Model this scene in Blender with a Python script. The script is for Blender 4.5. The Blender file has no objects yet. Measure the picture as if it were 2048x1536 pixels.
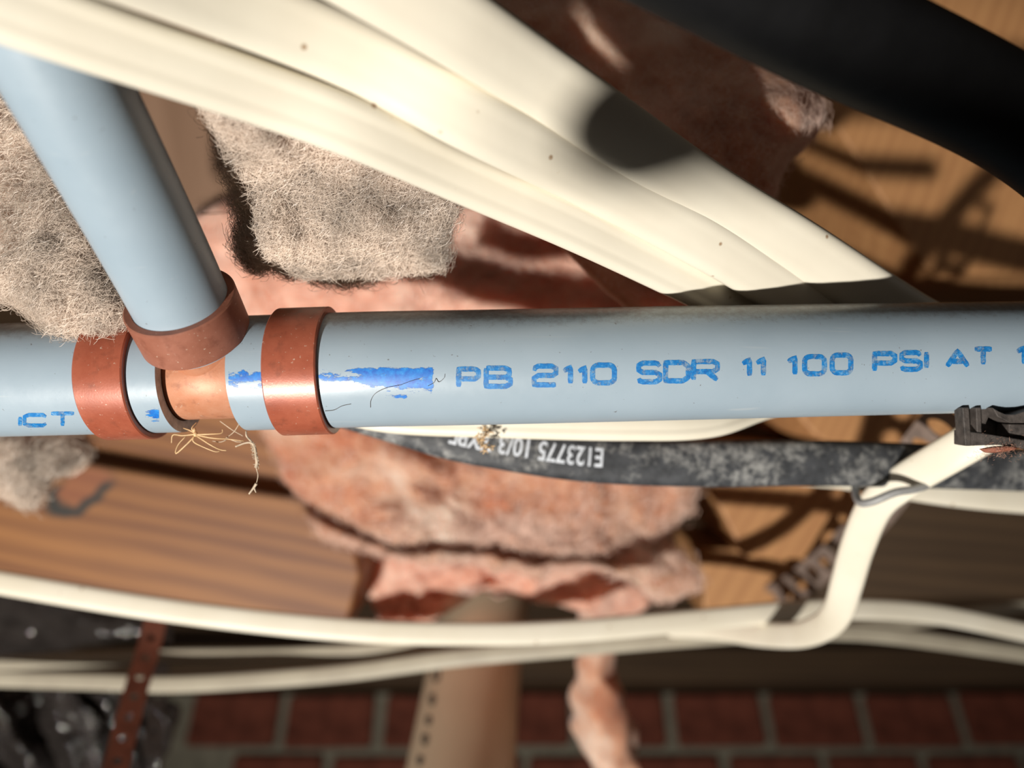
import bpy, bmesh, math, random
import numpy as np
from mathutils import Vector, Matrix, noise

random.seed(7)
rng = np.random.default_rng(7)
scene = bpy.context.scene
COL = scene.collection

# ------------------------------------------------------------------ camera
F = 1540.0                     # focal length in pixels of a 2048 x 1536 frame
PITCH = math.radians(35)
CAM = Vector((0, 0, 0.62))
RGT = Vector((1, 0, 0))
FWD = Vector((0, math.cos(PITCH), math.sin(PITCH)))
UPV = Vector((0, -math.sin(PITCH), math.cos(PITCH)))
cd = bpy.data.cameras.new('camera')
cd.sensor_width = 36.0
cd.lens = F / 2048 * 36.0
cd.clip_start = 0.004
cd.dof.use_dof = True
cd.dof.focus_distance = 0.141
cd.dof.aperture_fstop = 8.5
cam = bpy.data.objects.new('camera', cd)
cam.location = CAM
cam.rotation_euler = (math.pi / 2 + PITCH, 0, 0)
COL.objects.link(cam)
scene.camera = cam


def cs(x, y, z):               # camera-aligned millimetres -> world metres
    return CAM + (RGT * x + UPV * y + FWD * z) * 0.001


def at(px, py, d):             # a pixel of the photograph at depth d (mm)
    return cs((px - 1024) / F * d, (768 - py) / F * d, d)


# ------------------------------------------------------------------ world, light, exposure
w = bpy.data.worlds.new('world'); scene.world = w; w.use_nodes = True
bg = w.node_tree.nodes['Background']
bg.inputs[0].default_value = (1.0, 0.9, 0.8, 1); bg.inputs[1].default_value = 0.135

LIGHT = cs(-246, -354, -379)
sl = bpy.data.lights.new('hand_torch', 'SPOT')
sl.energy = 33; sl.color = (1.0, 0.95, 0.87); sl.spot_size = math.radians(92); sl.spot_blend = 0.85
sl.shadow_soft_size = 0.013
so = bpy.data.objects.new('hand_torch', sl); COL.objects.link(so)
so.location = LIGHT
so.rotation_euler = (at(480, 720, 300) - LIGHT).to_track_quat('-Z', 'Y').to_euler()

vs = scene.view_settings
vs.view_transform = 'Standard'; vs.look = 'None'; vs.gamma = 1.0; vs.use_curve_mapping = False
vs.exposure = 0.0


# ------------------------------------------------------------------ materials
class NT:
    def __init__(s, name):
        s.m = bpy.data.materials.new(name); s.m.use_nodes = True
        s.t = s.m.node_tree; s.b = s.t.nodes['Principled BSDF']; s.out = s.t.nodes['Material Output']
    def n(s, kind, **kw):
        nd = s.t.nodes.new(kind)
        for k, v in kw.items():
            if k in nd.inputs: nd.inputs[k].default_value = v
            else: setattr(nd, k, v)
        return nd
    def l(s, a, b): s.t.links.new(a, b)
    def coords(s, scale=(1, 1, 1), attr=None):
        if attr:
            c = s.n('ShaderNodeAttribute', attribute_name=attr); o = c.outputs['Vector']
        else:
            c = s.n('ShaderNodeTexCoord'); o = c.outputs['Object']
        mp = s.n('ShaderNodeMapping'); mp.inputs['Scale'].default_value = scale
        s.l(o, mp.inputs['Vector']); return mp.outputs['Vector']
    def noise(s, vec, scale, detail=4, rough=.55, dist=0):
        nd = s.n('ShaderNodeTexNoise'); s.l(vec, nd.inputs['Vector'])
        nd.inputs['Scale'].default_value = scale; nd.inputs['Detail'].default_value = detail
        nd.inputs['Roughness'].default_value = rough; nd.inputs['Distortion'].default_value = dist
        return nd.outputs['Fac']
    def ramp(s, fac, stops):
        nd = s.n('ShaderNodeValToRGB'); s.l(fac, nd.inputs['Fac'])
        el = nd.color_ramp.elements
        while len(el) < len(stops): el.new(.5)
        for e, (p, c) in zip(el, stops):
            e.position = p; e.color = (c[0], c[1], c[2], 1) if not isinstance(c, (int, float)) else (c, c, c, 1)
        return nd.outputs['Color']
    def mix(s, fac, a, b):
        nd = s.n('ShaderNodeMix', data_type='RGBA')
        for sock, v in ((nd.inputs[0], fac), (nd.inputs[6], a), (nd.inputs[7], b)):
            if isinstance(v, (int, float)): sock.default_value = v
            elif isinstance(v, tuple): sock.default_value = (*v[:3], 1)
            else: s.l(v, sock)
        return nd.outputs[2]
    def math(s, op, a, b=0.0):
        nd = s.n('ShaderNodeMath', operation=op)
        for i, v in enumerate((a, b)):
            if isinstance(v, (int, float)): nd.inputs[i].default_value = v
            else: s.l(v, nd.inputs[i])
        return nd.outputs[0]
    def color(s, c):
        if isinstance(c, tuple): s.b.inputs['Base Color'].default_value = (*c, 1)
        else: s.l(c, s.b.inputs['Base Color'])
    def bump(s, fac, strength, dist=0.0005):
        nd = s.n('ShaderNodeBump'); nd.inputs['Strength'].default_value = strength
        nd.inputs['Distance'].default_value = dist
        s.l(fac, nd.inputs['Height']); s.l(nd.outputs[0], s.b.inputs['Normal'])
    def set(s, **kw):
        for k, v in kw.items(): s.b.inputs[k.replace('_', ' ')].default_value = v
        return s
    def up(s):                 # world-space upward facing amount, for settled dust
        g = s.n('ShaderNodeNewGeometry'); sp = s.n('ShaderNodeSeparateXYZ')
        s.l(g.outputs['Normal'], sp.inputs[0]); return sp.outputs['Z']


def dusty(m, base, dustcol, scale=900, lo=.25, hi=.95):
    v = m.coords()
    n1 = m.noise(v, scale, 5, .7)
    f = m.math('ADD', m.up(), m.math('MULTIPLY', m.math('SUBTRACT', n1, .5), .9))
    f = m.ramp(f, [(lo, 0.0), (hi, 1.0)])
    return m.mix(f, base, dustcol)


def mat_pipe():
    m = NT('grey_polybutylene'); v = m.coords()
    base = m.ramp(m.noise(v, 60, 3), [(.3, (.285, .36, .425)), (.7, (.315, .39, .455))])
    sc = m.coords((12, 500, 500))
    scr = m.ramp(m.noise(sc, 1.5, 2, .5), [(.70, 0.0), (.76, .25)])
    base = m.mix(scr, base, (.5, .52, .52))
    sp = m.ramp(m.noise(v, 1300, 2, .5), [(.73, 0.0), (.78, .7)])
    base = m.mix(sp, base, (.10, .08, .06))
    m.color(dusty(m, base, (.10, .075, .052), 800, .12, .80))
    r = m.ramp(m.noise(v, 300, 4), [(.3, .30), (.7, .42)]); m.l(r, m.b.inputs['Roughness'])
    m.bump(m.noise(v, 900, 3), .06, .0002)
    return m.m


def mat_copper(name, a, b, rough, metal):
    m = NT(name); v = m.coords()
    base = m.ramp(m.noise(v, 180, 6, .65), [(.3, a), (.7, b)])
    sp = m.ramp(m.noise(v, 1500, 3, .6), [(.66, 0.0), (.72, .8)])
    base = m.mix(sp, base, (.55, .42, .33))
    dk = m.ramp(m.noise(v, 420, 4, .6), [(.25, .55), (.45, 0.0)])
    base = m.mix(dk, base, (.16, .05, .03))
    m.color(dusty(m, base, (.17, .125, .085), 800, .25, .95))
    m.set(Metallic=metal); m.b.inputs['Roughness'].default_value = rough
    m.bump(m.noise(v, 2600, 3), .12, .0001)
    return m.m


def mat_cable(name, a, b, speck=(.28, .15, .06), rough=.38, dust=True):
    m = NT(name); v = m.coords()
    base = m.ramp(m.noise(v, 40, 3), [(.3, a), (.7, b)])
    vo = m.n('ShaderNodeTexVoronoi'); m.l(v, vo.inputs['Vector']); vo.inputs['Scale'].default_value = 150
    sp = m.ramp(vo.outputs['Distance'], [(.045, .85), (.085, 0.0)])
    gate = m.ramp(m.noise(v, 95, 2), [(.43, 0.0), (.50, 1.0)])
    sp = m.math('MULTIPLY', sp, gate)
    base = m.mix(sp, base, speck)
    n2 = m.ramp(m.noise(v, 420, 6, .7), [(.68, 0.0), (.76, .55)])
    base = m.mix(n2, base, (.5, .36, .2))
    if dust: base = dusty(m, base, (.34, .27, .19), 700, .55, 1.15)
    m.color(base); m.set(Roughness=rough)
    m.b.inputs['Subsurface Weight'].default_value = .0
    m.bump(m.noise(m.coords((1, 1, 1)), 260, 2), .08, .0004)
    return m.m


def mat_plain(name, c, rough=.5, metal=0.0, var=.25, scale=200, bump=.1, spec=.5):
    m = NT(name); v = m.coords()
    d = tuple(x * (1 - var) for x in c); e = tuple(min(1, x * (1 + var)) for x in c)
    m.color(m.ramp(m.noise(v, scale, 5, .6), [(.3, d), (.7, e)]))
    m.set(Roughness=rough, Metallic=metal); m.b.inputs['Specular IOR Level'].default_value = spec
    m.bump(m.noise(v, scale * 3, 4), bump, .0004)
    return m.m


def mat_blackcable():
    m = NT('dusty_black_rubber'); v = m.coords()
    base = m.ramp(m.noise(v, 300, 5, .6), [(.3, (.022, .024, .028)), (.7, (.062, .066, .074))])
    big = m.noise(v, 32, 3)
    sm = m.noise(v, 330, 6, .7)
    f = m.ramp(m.math('MULTIPLY', big, sm), [(.22, 0.0), (.34, .85)])
    base = m.mix(f, base, (.34, .34, .33))
    m.color(base); m.set(Roughness=.62)
    m.bump(m.noise(v, 700, 4), .3, .0004)
    return m.m


def mat_wood(name, dark, light, freq=190, stretch=.12, contrast=(.25, .75), knot=None, rough=.6):
    m = NT(name); v = m.coords((stretch, 1, 1), 'grain')
    wv = m.n('ShaderNodeTexWave', wave_type='BANDS', bands_direction='Y')
    nz = m.n('ShaderNodeTexNoise'); m.l(v, nz.inputs['Vector']); nz.inputs['Scale'].default_value = 16
    vec = m.n('ShaderNodeVectorMath', operation='MULTIPLY_ADD')
    m.l(nz.outputs['Color'], vec.inputs[0]); vec.inputs[1].default_value = (.03, .03, .03); m.l(v, vec.inputs[2])
    vv = vec.outputs[0]
    m.l(vv, wv.inputs['Vector'])
    wv.inputs['Scale'].default_value = freq / 6.28; wv.inputs['Distortion'].default_value = 5
    wv.inputs['Detail'].default_value = 2; wv.inputs['Detail Scale'].default_value = 1.2
    fine = m.noise(m.coords((.03, 1, 1), 'grain'), 900, 3)
    big = m.noise(m.coords((.15, 1, 1), 'grain'), 45, 3)
    f = m.math('ADD', m.math('MULTIPLY', wv.outputs['Fac'], .22), m.math('MULTIPLY', fine, .3))
    f = m.math('ADD', f, m.math('MULTIPLY', big, .48))
    base = m.ramp(f, [(contrast[0], light), (contrast[1], dark)])
    if knot: base = knot(m, base)
    m.color(base); m.set(Roughness=rough)
    m.bump(fine, .12, .0004)
    return m.m


def mat_fluff(name, a, b, c, scale=45):
    m = NT(name); v = m.coords()
    base = m.ramp(m.noise(v, scale, 5, .6, .6), [(.28, a), (.5, b), (.74, c)])
    fib = m.noise(m.coords((1, .25, .4)), 1800, 4, .7)
    base = m.mix(m.ramp(fib, [(.55, 0.0), (.75, .35)]), base, (.9, .8, .72))
    m.color(base); m.set(Roughness=.95)
    m.b.inputs['Specular IOR Level'].default_value = .15
    m.b.inputs['Sheen Weight'].default_value = .25
    m.b.inputs['Subsurface Weight'].default_value = .55
    m.b.inputs['Subsurface Radius'].default_value = (1.0, .62, .5)
    m.b.inputs['Subsurface Scale'].default_value = .012
    m.bump(m.noise(v, 500, 4, .6), .35, .0008)
    return m.m


def mat_ink():
    m = NT('blue_ink'); v = m.coords()
    n = m.noise(v, 1100, 5, .7)
    c = m.ramp(n, [(.30, (.004, .10, .36)), (.52, (.010, .18, .48)), (.70, (.17, .34, .52))])
    m.color(c); m.set(Roughness=.45)
    a = m.ramp(m.noise(m.coords((1, 1, 1)), 620, 6, .75), [(.50, 1.0), (.62, .22)])
    m.l(a, m.b.inputs['Alpha'])
    return m.m


def mat_smudge():
    m = NT('smeared_blue_ink'); v = m.coords()
    c = m.ramp(m.noise(v, 800, 5, .7), [(.3, (.010, .08, .42)), (.6, (.012, .20, .60)), (.75, (.10, .36, .66))])
    m.color(c); m.set(Roughness=.4)
    at_ = m.n('ShaderNodeAttribute', attribute_name='cover')
    n = m.noise(m.coords((.35, 1, 1)), 900, 6, .75)
    f = m.math('ADD', at_.outputs['Fac'], m.math('MULTIPLY', m.math('SUBTRACT', n, .5), 3.0))
    m.l(m.ramp(f, [(.42, 0.0), (.62, 1.0)]), m.b.inputs['Alpha'])
    return m.m


def knot_pattern(m, base):     # knot with a dark rim, drawn by coordinates on the board; shadow-shaped streak left unmixed
    sp = m.n('ShaderNodeSeparateXYZ'); at_ = m.n('ShaderNodeAttribute', attribute_name='board')
    wob = m.n('ShaderNodeTexNoise'); m.l(at_.outputs['Vector'], wob.inputs['Vector']); wob.inputs['Scale'].default_value = 14
    add = m.n('ShaderNodeVectorMath', operation='MULTIPLY_ADD'); m.l(wob.outputs['Color'], add.inputs[0])
    add.inputs[1].default_value = (.05, .05, .05); m.l(at_.outputs['Vector'], add.inputs[2])
    m.l(add.outputs[0], sp.inputs[0]); x, y = sp.outputs[0], sp.outputs[1]
    # painted cable-shadow streak, not mixed in: y = arc(x) in board units (1 unit = 1000 px)
    d = m.math('SUBTRACT', x, .355)
    arc = m.math('ADD', m.math('MULTIPLY', m.math('MULTIPLY', d, d), 1.25), .915)
    dist = m.math('ABSOLUTE', m.math('SUBTRACT', y, arc))
    wdt = m.ramp(dist, [(.015, .85), (.055, 0.0)])
    gate = m.math('MULTIPLY', m.ramp(x, [(.12, 0.0), (.2, 1.0)]), m.ramp(x, [(.62, 1.0), (.70, 0.0)]))
    # knot: tilted ellipse
    kx = m.math('SUBTRACT', x, .185); ky = m.math('SUBTRACT', y, 1.0)
    u = m.math('ADD', m.math('MULTIPLY', kx, .85), m.math('MULTIPLY', ky, -.52))
    v = m.math('ADD', m.math('MULTIPLY', kx, .52), m.math('MULTIPLY', ky, .85))
    r = m.math('SQRT', m.math('ADD', m.math('MULTIPLY', m.math('MULTIPLY', u, u), 1.0),
                              m.math('MULTIPLY', m.math('MULTIPLY', v, v), 4.2)))
    rim = m.ramp(r, [(.048, 0.0), (.064, 1.0), (.078, 1.0), (.094, 0.0)])
    low = m.ramp(m.math('ADD', y, 0.0), [(.985, .15), (1.02, 1.0)])
    base = m.mix(m.ramp(r, [(.05, .55), (.085, 0.0)]), base, (.24, .07, .03))
    base = m.mix(m.math('MULTIPLY', rim, low), base, (.012, .012, .01))
    return base


M = {}
M['pipe'] = mat_pipe()
M['pipe_cut'] = mat_plain('cut_grey_plastic', (.48, .49, .50), .5, 0, .3, 500, .4)
M['ring'] = mat_copper('brown_copper', (.30, .072, .038), (.39, .11, .062), .36, .12)
M['ring_dull'] = mat_copper('dull_brown_copper', (.25, .085, .05), (.33, .13, .085), .55, .1)
M['tee'] = mat_copper('bare_copper', (.46, .18, .09), (.54, .26, .16), .5, .15)
M['cable'] = mat_cable('cream_cable_sheath', (.73, .67, .55), (.79, .74, .62))
M['cable2'] = mat_cable('white_cable_sheath', (.74, .68, .55), (.81, .76, .64), rough=.45)
M['cable_old'] = mat_cable('aged_grey_cable_sheath', (.36, .32, .25), (.45, .41, .32), rough=.5)
M['black'] = mat_blackcable()
M['hose'] = mat_plain('black_rubber', (.004, .004, .0045), .6, 0, .3, 150, .15, .18)
M['clamp'] = mat_plain('dusty_black_plastic', (.06, .05, .045), .6, 0, .5, 500, .3)
M['ink'] = mat_ink()
M['smudge'] = mat_smudge()
M['white_ink'] = mat_plain('white_ink', (.62, .66, .72), .6, 0, .25, 900, .1)
M['wood'] = mat_wood('pine', (.36, .165, .065), (.52, .27, .11), 330, .06)
M['wood_knot'] = mat_wood('knotty_pine', (.145, .048, .012), (.30, .125, .034), 240, .12, (.28, .68), knot_pattern)
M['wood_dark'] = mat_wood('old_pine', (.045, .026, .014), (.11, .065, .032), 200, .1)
M['wood_shaded'] = mat_wood('shaded_pine', (.17, .095, .055), (.25, .15, .095), 150, .06)  # duller copy of the pine, with shade put into its colour
M['dusty'] = mat_fluff('dusty_fiberglass', (.26, .175, .125), (.40, .29, .22), (.58, .47, .39), 60)
M['pink'] = mat_fluff('pink_fiberglass', (.56, .24, .16), (.74, .40, .30), (.86, .62, .51), 38)
M['pinkb'] = mat_fluff('brownish_pink_fiberglass', (.46, .19, .12), (.60, .32, .22), (.74, .50, .39), 32)
M['pinkg'] = mat_fluff('greyish_pink_fiberglass', (.42, .13, .065), (.53, .27, .17), (.72, .58, .48), 30)
M['fibre'] = mat_plain('glass_fibre', (.56, .46, .38), .4, 0, .62, 55, 0)
M['fibre_pink'] = mat_plain('pink_glass_fibre', (.75, .52, .42), .5, 0, .25, 300, 0)
M['brick'] = mat_plain('red_brick', (.145, .042, .026), .9, 0, .4, 45, .5, .2)
M['mortar'] = mat_plain('mortar', (.21, .195, .15), .95, 0, .25, 90, .5, .2)
M['pvc'] = mat_plain('beige_plastic', (.60, .47, .33), .45, 0, .05, 30, .03)
M['print'] = mat_plain('faded_black_ink', (.10, .085, .07), .6, 0, .2, 300, 0)
M['strap'] = mat_plain('copper_strap', (.15, .05, .03), .55, .2, .3, 200, .2)
M['strap_dark'] = mat_plain('dark_strap', (.016, .011, .009), .9, 0, .4, 200, .3, .1)
M['strap_grey'] = mat_plain('dusty_grey_strap', (.20, .15, .125), .7, 0, .4, 260, .3)
M['foil'] = mat_plain('crinkled_dark_plastic', (.045, .038, .035), .10, .35, .4, 70, .7, .9)
M['wire'] = mat_plain('grey_wire', (.30, .30, .30), .55, .2, .2, 300, .1)
M['chitin'] = mat_plain('dry_pale_chitin', (.62, .42, .22), .5, 0, .2, 900, .1)
M['web'] = mat_plain('dusty_cobweb', (.52, .42, .31), .8, 0, .3, 900, .1)
M['hair'] = mat_plain('dark_hair', (.06, .04, .03), .5, 0, .2, 300, 0)
M['dirt'] = mat_plain('dirt', (.16, .11, .075), .95, 0, .4, 12, .6, .2)


# ------------------------------------------------------------------ building helpers
def mesh_obj(name, verts, faces, mat, parent=None, smooth=True, attrs=None):
    me = bpy.data.meshes.new(name)
    me.from_pydata([tuple(v) for v in verts], [], [tuple(f) for f in faces])
    if smooth: me.polygons.foreach_set('use_smooth', [True] * len(me.polygons))
    for k, vals in (attrs or {}).items():
        a = me.attributes.new(k, 'FLOAT_VECTOR' if hasattr(vals[0], '__len__') else 'FLOAT', 'POINT')
        if hasattr(vals[0], '__len__'): a.data.foreach_set('vector', np.array([tuple(v) for v in vals], 'f').ravel())
        else: a.data.foreach_set('value', np.array(vals, 'f'))
    me.materials.append(M[mat]); me.update()
    o = bpy.data.objects.new(name, me); COL.objects.link(o)
    if parent: attach(o, parent)
    return o


def attach(o, parent):
    o.parent = parent
    o.matrix_parent_inverse = Matrix.Translation(parent.location).inverted()


def tag(o, label=None, cat=None, group=None, kind=None):
    if label: o['label'] = label
    if cat: o['category'] = cat
    if group: o['group'] = group
    if kind: o['kind'] = kind
    return o


def thing(name, loc, label, cat, group=None):
    o = bpy.data.objects.new(name, None); o.location = loc; o.empty_display_size = .01
    COL.objects.link(o); return tag(o, label, cat, group)


def spline(pts, n):            # Catmull-Rom through points of any dimension
    P = np.array(pts, float); out = []
    Q = np.vstack([2 * P[0] - P[1], P, 2 * P[-1] - P[-2]])
    seg = len(P) - 1
    for i in range(n + 1):
        t = i / n * seg; k = min(int(t), seg - 1); t -= k
        a, b, c, d = Q[k], Q[k + 1], Q[k + 2], Q[k + 3]
        out.append(.5 * (2 * b + (c - a) * t + (2 * a - 5 * b + 4 * c - d) * t * t + (3 * b - a - 3 * c + d) * t ** 3))
    return out


def circle(r, n=20):
    return [(r * math.cos(2 * math.pi * i / n), r * math.sin(2 * math.pi * i / n)) for i in range(n)]


def oval(w, t, lobes=0.0, n=40):    # flat cable section: rounded ends, shallow troughs between the conductors
    out = []
    for i in range(n):
        a = 2 * math.pi * i / n
        ca, sa = math.cos(a), math.sin(a)
        x = w / 2 * math.copysign(abs(ca) ** .72, ca); y = t / 2 * math.copysign(abs(sa) ** .6, sa)
        dip = math.exp(-((abs(x) - w * .17) / (w * .07)) ** 2)
        out.append((x, y * (1 - lobes * dip)))
    return out


def sweep(name, pts, prof, mat, parent=None, n=60, scale=None, hint=None, roll=None, attrs=None, jitter=0):
    """pts: world Vectors; prof in mm (across, towards viewer); scale(t), roll(t) optional"""
    c = [Vector(p) for p in spline([tuple(p) for p in pts], n)]
    V = []; k = len(prof)
    for i, p in enumerate(c):
        T = (c[min(i + 1, n)] - c[max(i - 1, 0)]).normalized()
        ref = (hint if hint is not None else (CAM - p)).normalized()
        N = (ref - T * ref.dot(T)).normalized(); B = T.cross(N)
        t = i / n; s = scale(t) if scale else 1.0
        if roll:
            a = roll(t); N, B = N * math.cos(a) + B * math.sin(a), B * math.cos(a) - N * math.sin(a)
        for (x, y) in prof:
            q = p + (B * x + N * y) * (s * .001)
            if jitter:
                q = q + noise.noise_vector(q * 90) * jitter * .001
            V.append(q)
    Fc = []
    for i in range(n):
        for j in range(k):
            a, b = i * k + j, i * k + (j + 1) % k
            Fc.append((a, b, b + k, a + k))
    Fc.append(tuple(range(k - 1, -1, -1))); Fc.append(tuple(n * k + j for j in range(k)))
    return mesh_obj(name, V, Fc, mat, parent)


def lathe(name, p0, axis, prof, mat, parent=None, n=96, closed=True):
    """prof: list of (along mm, radius mm), swept round axis through p0"""
    A = axis.normalized(); e1 = A.orthogonal().normalized(); e2 = A.cross(e1)
    V = []; k = len(prof)
    for i in range(n):
        a = 2 * math.pi * i / n; d = e1 * math.cos(a) + e2 * math.sin(a)
        for (s, r) in prof: V.append(p0 + (A * s + d * r) * .001)
    Fc = []
    for i in range(n):
        j = (i + 1) % n
        for q in range(k if closed else k - 1):
            r = (q + 1) % k
            Fc.append((i * k + q, i * k + r, j * k + r, j * k + q))
    return mesh_obj(name, V, Fc, mat, parent)


def flat_edges(o, ang=35):
    me = o.data
    bm = bmesh.new(); bm.from_mesh(me)
    bmesh.ops.recalc_face_normals(bm, faces=bm.faces)
    for e in bm.edges:
        if len(e.link_faces) == 2 and e.calc_face_angle(0) > math.radians(ang): e.smooth = False
    bm.to_mesh(me); bm.free()
    return o


def prism(name, poly, d, thick, mat, parent=None, grain_dir=(0, -1), board=False, bevel=0, label=None):
    """board with the outline poly (pixels) at depth d mm, running thick mm further back"""
    front = [at(x, y, d) for x, y in poly]
    back = [p + FWD * thick * .001 for p in front]
    bm = bmesh.new()
    fv = [bm.verts.new(p) for p in front]; bv = [bm.verts.new(p) for p in back]
    bm.faces.new(fv); bm.faces.new(bv[::-1])
    for i in range(len(poly)):
        j = (i + 1) % len(poly); bm.faces.new((fv[j], fv[i], bv[i], bv[j]))
    bmesh.ops.recalc_face_normals(bm, faces=bm.faces)
    if bevel: bmesh.ops.bevel(bm, geom=list(bm.edges), offset=bevel * .001, segments=2, affect='EDGES', profile=.5)
    me = bpy.data.meshes.new(name); bm.to_mesh(me); bm.free()
    g = (RGT * grain_dir[0] - UPV * grain_dir[1]).normalized(); h = FWD.cross(g)
    co = [v.co.copy() for v in me.vertices]
    a = me.attributes.new('grain', 'FLOAT_VECTOR', 'POINT')
    a.data.foreach_set('vector', np.array([(p.dot(g), p.dot(h) + p.dot(FWD) * .35, p.dot(FWD)) for p in co], 'f').ravel())
    if board:
        b = me.attributes.new('board', 'FLOAT_VECTOR', 'POINT')
        vals = []
        for p in co:
            q = p - CAM; vals.append(((q.dot(RGT) / (d * .001) * F + 1024) / 1000, (768 - q.dot(UPV) / (d * .001) * F) / 1000, 0))
        b.data.foreach_set('vector', np.array(vals, 'f').ravel())
    me.materials.append(M[mat])
    o = bpy.data.objects.new(name, me); COL.objects.link(o)
    if parent: attach(o, parent)
    return o


def tuft(name, outline, d0, bulge, thick, mat, parent=None, amp=6.0, freq=26.0, seed=0, tilt=(0, 0), ragged=10,
         na=200, nr=56, ridged=False, fine=1.2, fold=None):
    """rounded lump of loose material: outline in pixels at depth d0 mm, bulging towards and away from the viewer"""
    out = spline([*outline, outline[0]], na)[:-1]
    out = [np.array(p) for p in out]
    c = np.mean(out, axis=0)
    V = []; off = Vector((seed * 13.7, seed * 5.1, seed * 3.3))
    def depth(px, py): return d0 + tilt[0] * (px - c[0]) + tilt[1] * (py - c[1])
    def ring(s, side):
        for i, b in enumerate(out):
            e = noise.fractal(Vector((b[0] * .02, b[1] * .02, seed)), 1, 2, 4) * ragged
            dirv = (b - c) / np.linalg.norm(b - c)
            p = c + (b + dirv * e - c) * s
            prof = math.sqrt(max(0, 1 - s ** 4))
            dd = depth(p[0], p[1])
            q = at(p[0], p[1], dd)
            qq = q
            if fold:
                e1 = (RGT * fold[0] - UPV * fold[1]).normalized(); e2 = FWD.cross(e1)
                qq = Vector((q.dot(e1) * .28, q.dot(e2), q.dot(FWD)))
            nz = noise.fractal(qq * freq + off, .9, 2.1, 5 if not fold else 3)
            if ridged: nz = 1 - 2 * abs(nz)
            nf = noise.fractal(q * freq * 7 + off, .7, 2.1, 3)
            if side > 0: dz = -bulge * prof + (amp * nz + fine * nf) * min(1, (1 - s) * 6 + .15)
            else: dz = thick * prof
            lat = noise.noise_vector(q * freq * 1.6 + off) * (amp * .35) * prof * (1 if side > 0 else 0)
            V.append(at(p[0], p[1], dd + dz) + lat * .001)
    levels = [math.sin(math.pi / 2 * k / nr) for k in range(1, nr + 1)]
    for s in levels: ring(s, 1)
    nb = max(4, nr // 6); lb = [math.sin(math.pi / 2 * k / nb) for k in range(nb - 1, 0, -1)]
    for s in lb: ring(s, -1)
    R = len(levels) + len(lb); Fc = []
    for r in range(R - 1):
        for i in range(na):
            j = (i + 1) % na; Fc.append((r * na + i, (r + 1) * na + i, (r + 1) * na + j, r * na + j))
    Fc.append(tuple(range(na))); Fc.append(tuple((R - 1) * na + i for i in range(na - 1, -1, -1)))
    o = mesh_obj(name, V, Fc, mat, parent)
    bm = bmesh.new(); bm.from_mesh(o.data); bmesh.ops.recalc_face_normals(bm, faces=bm.faces); bm.to_mesh(o.data); bm.free()
    return o


def fibres(o, count, lmin, lmax, width, mat, lift=.5, edge=0, name='loose_fibres', curl=.5):
    """fine loose fibres standing on a lump; one uncountable part of it"""
    me = o.data; nv = len(me.vertices)
    co = np.empty(nv * 3, 'f'); me.vertices.foreach_get('co', co); co = co.reshape(-1, 3)
    no = np.empty(nv * 3, 'f'); me.vertices.foreach_get('normal', no); no = no.reshape(-1, 3)
    view = np.array([tuple((CAM - Vector(c)).normalized()) for c in co])
    fac = np.einsum('ij,ij->i', no, view)
    ok = np.where(fac > -.35)[0]
    wgt = np.ones(len(ok))
    idx = rng.choice(ok, count, p=wgt / wgt.sum())
    P = co[idx] + rng.normal(0, .0009, (count, 3)); N = no[idx]; Vw = view[idx]
    D = rng.normal(0, 1, (count, 3)); D -= N * np.einsum('ij,ij->i', D, N)[:, None]
    D /= np.linalg.norm(D, axis=1)[:, None]; D = D + N * rng.uniform(0, lift, (count, 1)); D /= np.linalg.norm(D, axis=1)[:, None]
    L = rng.uniform(lmin, lmax, (count, 1)) * .001
    S = np.cross(D, Vw); S /= np.linalg.norm(S, axis=1)[:, None] + 1e-9
    W = rng.uniform(.6, 1.2, (count, 1)) * width * .0005
    C = rng.normal(0, curl, (count, 3)) * L
    P = P - D * L * .35
    seg = 3; rows = []
    for k in range(seg + 1):
        t = k / seg
        ctr = P + D * L * t + C * (t * t - t) - N * (L * .15 * (2 * t - 1) ** 2)
        ctr = ctr + N * .0005
        rows.append(ctr - S * W); rows.append(ctr + S * W)
    A = np.stack(rows, 1).reshape(-1, 3)
    base = np.arange(count)[:, None] * (2 * (seg + 1))
    Fc = np.concatenate([base + np.array([2 * k, 2 * k + 1, 2 * k + 3, 2 * k + 2]) for k in range(seg)], 0)
    m2 = bpy.data.meshes.new(name)
    m2.vertices.add(len(A)); m2.vertices.foreach_set('co', A.ravel().astype('f'))
    nf = len(Fc); m2.loops.add(nf * 4); m2.polygons.add(nf)
    m2.loops.foreach_set('vertex_index', Fc.ravel().astype('i'))
    m2.polygons.foreach_set('loop_start', np.arange(0, nf * 4, 4, dtype='i'))
    m2.update(calc_edges=True); m2.validate()
    m2.materials.append(M[mat])
    f = bpy.data.objects.new(name, m2); COL.objects.link(f); f.parent = o
    return tag(f, kind='stuff')


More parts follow.
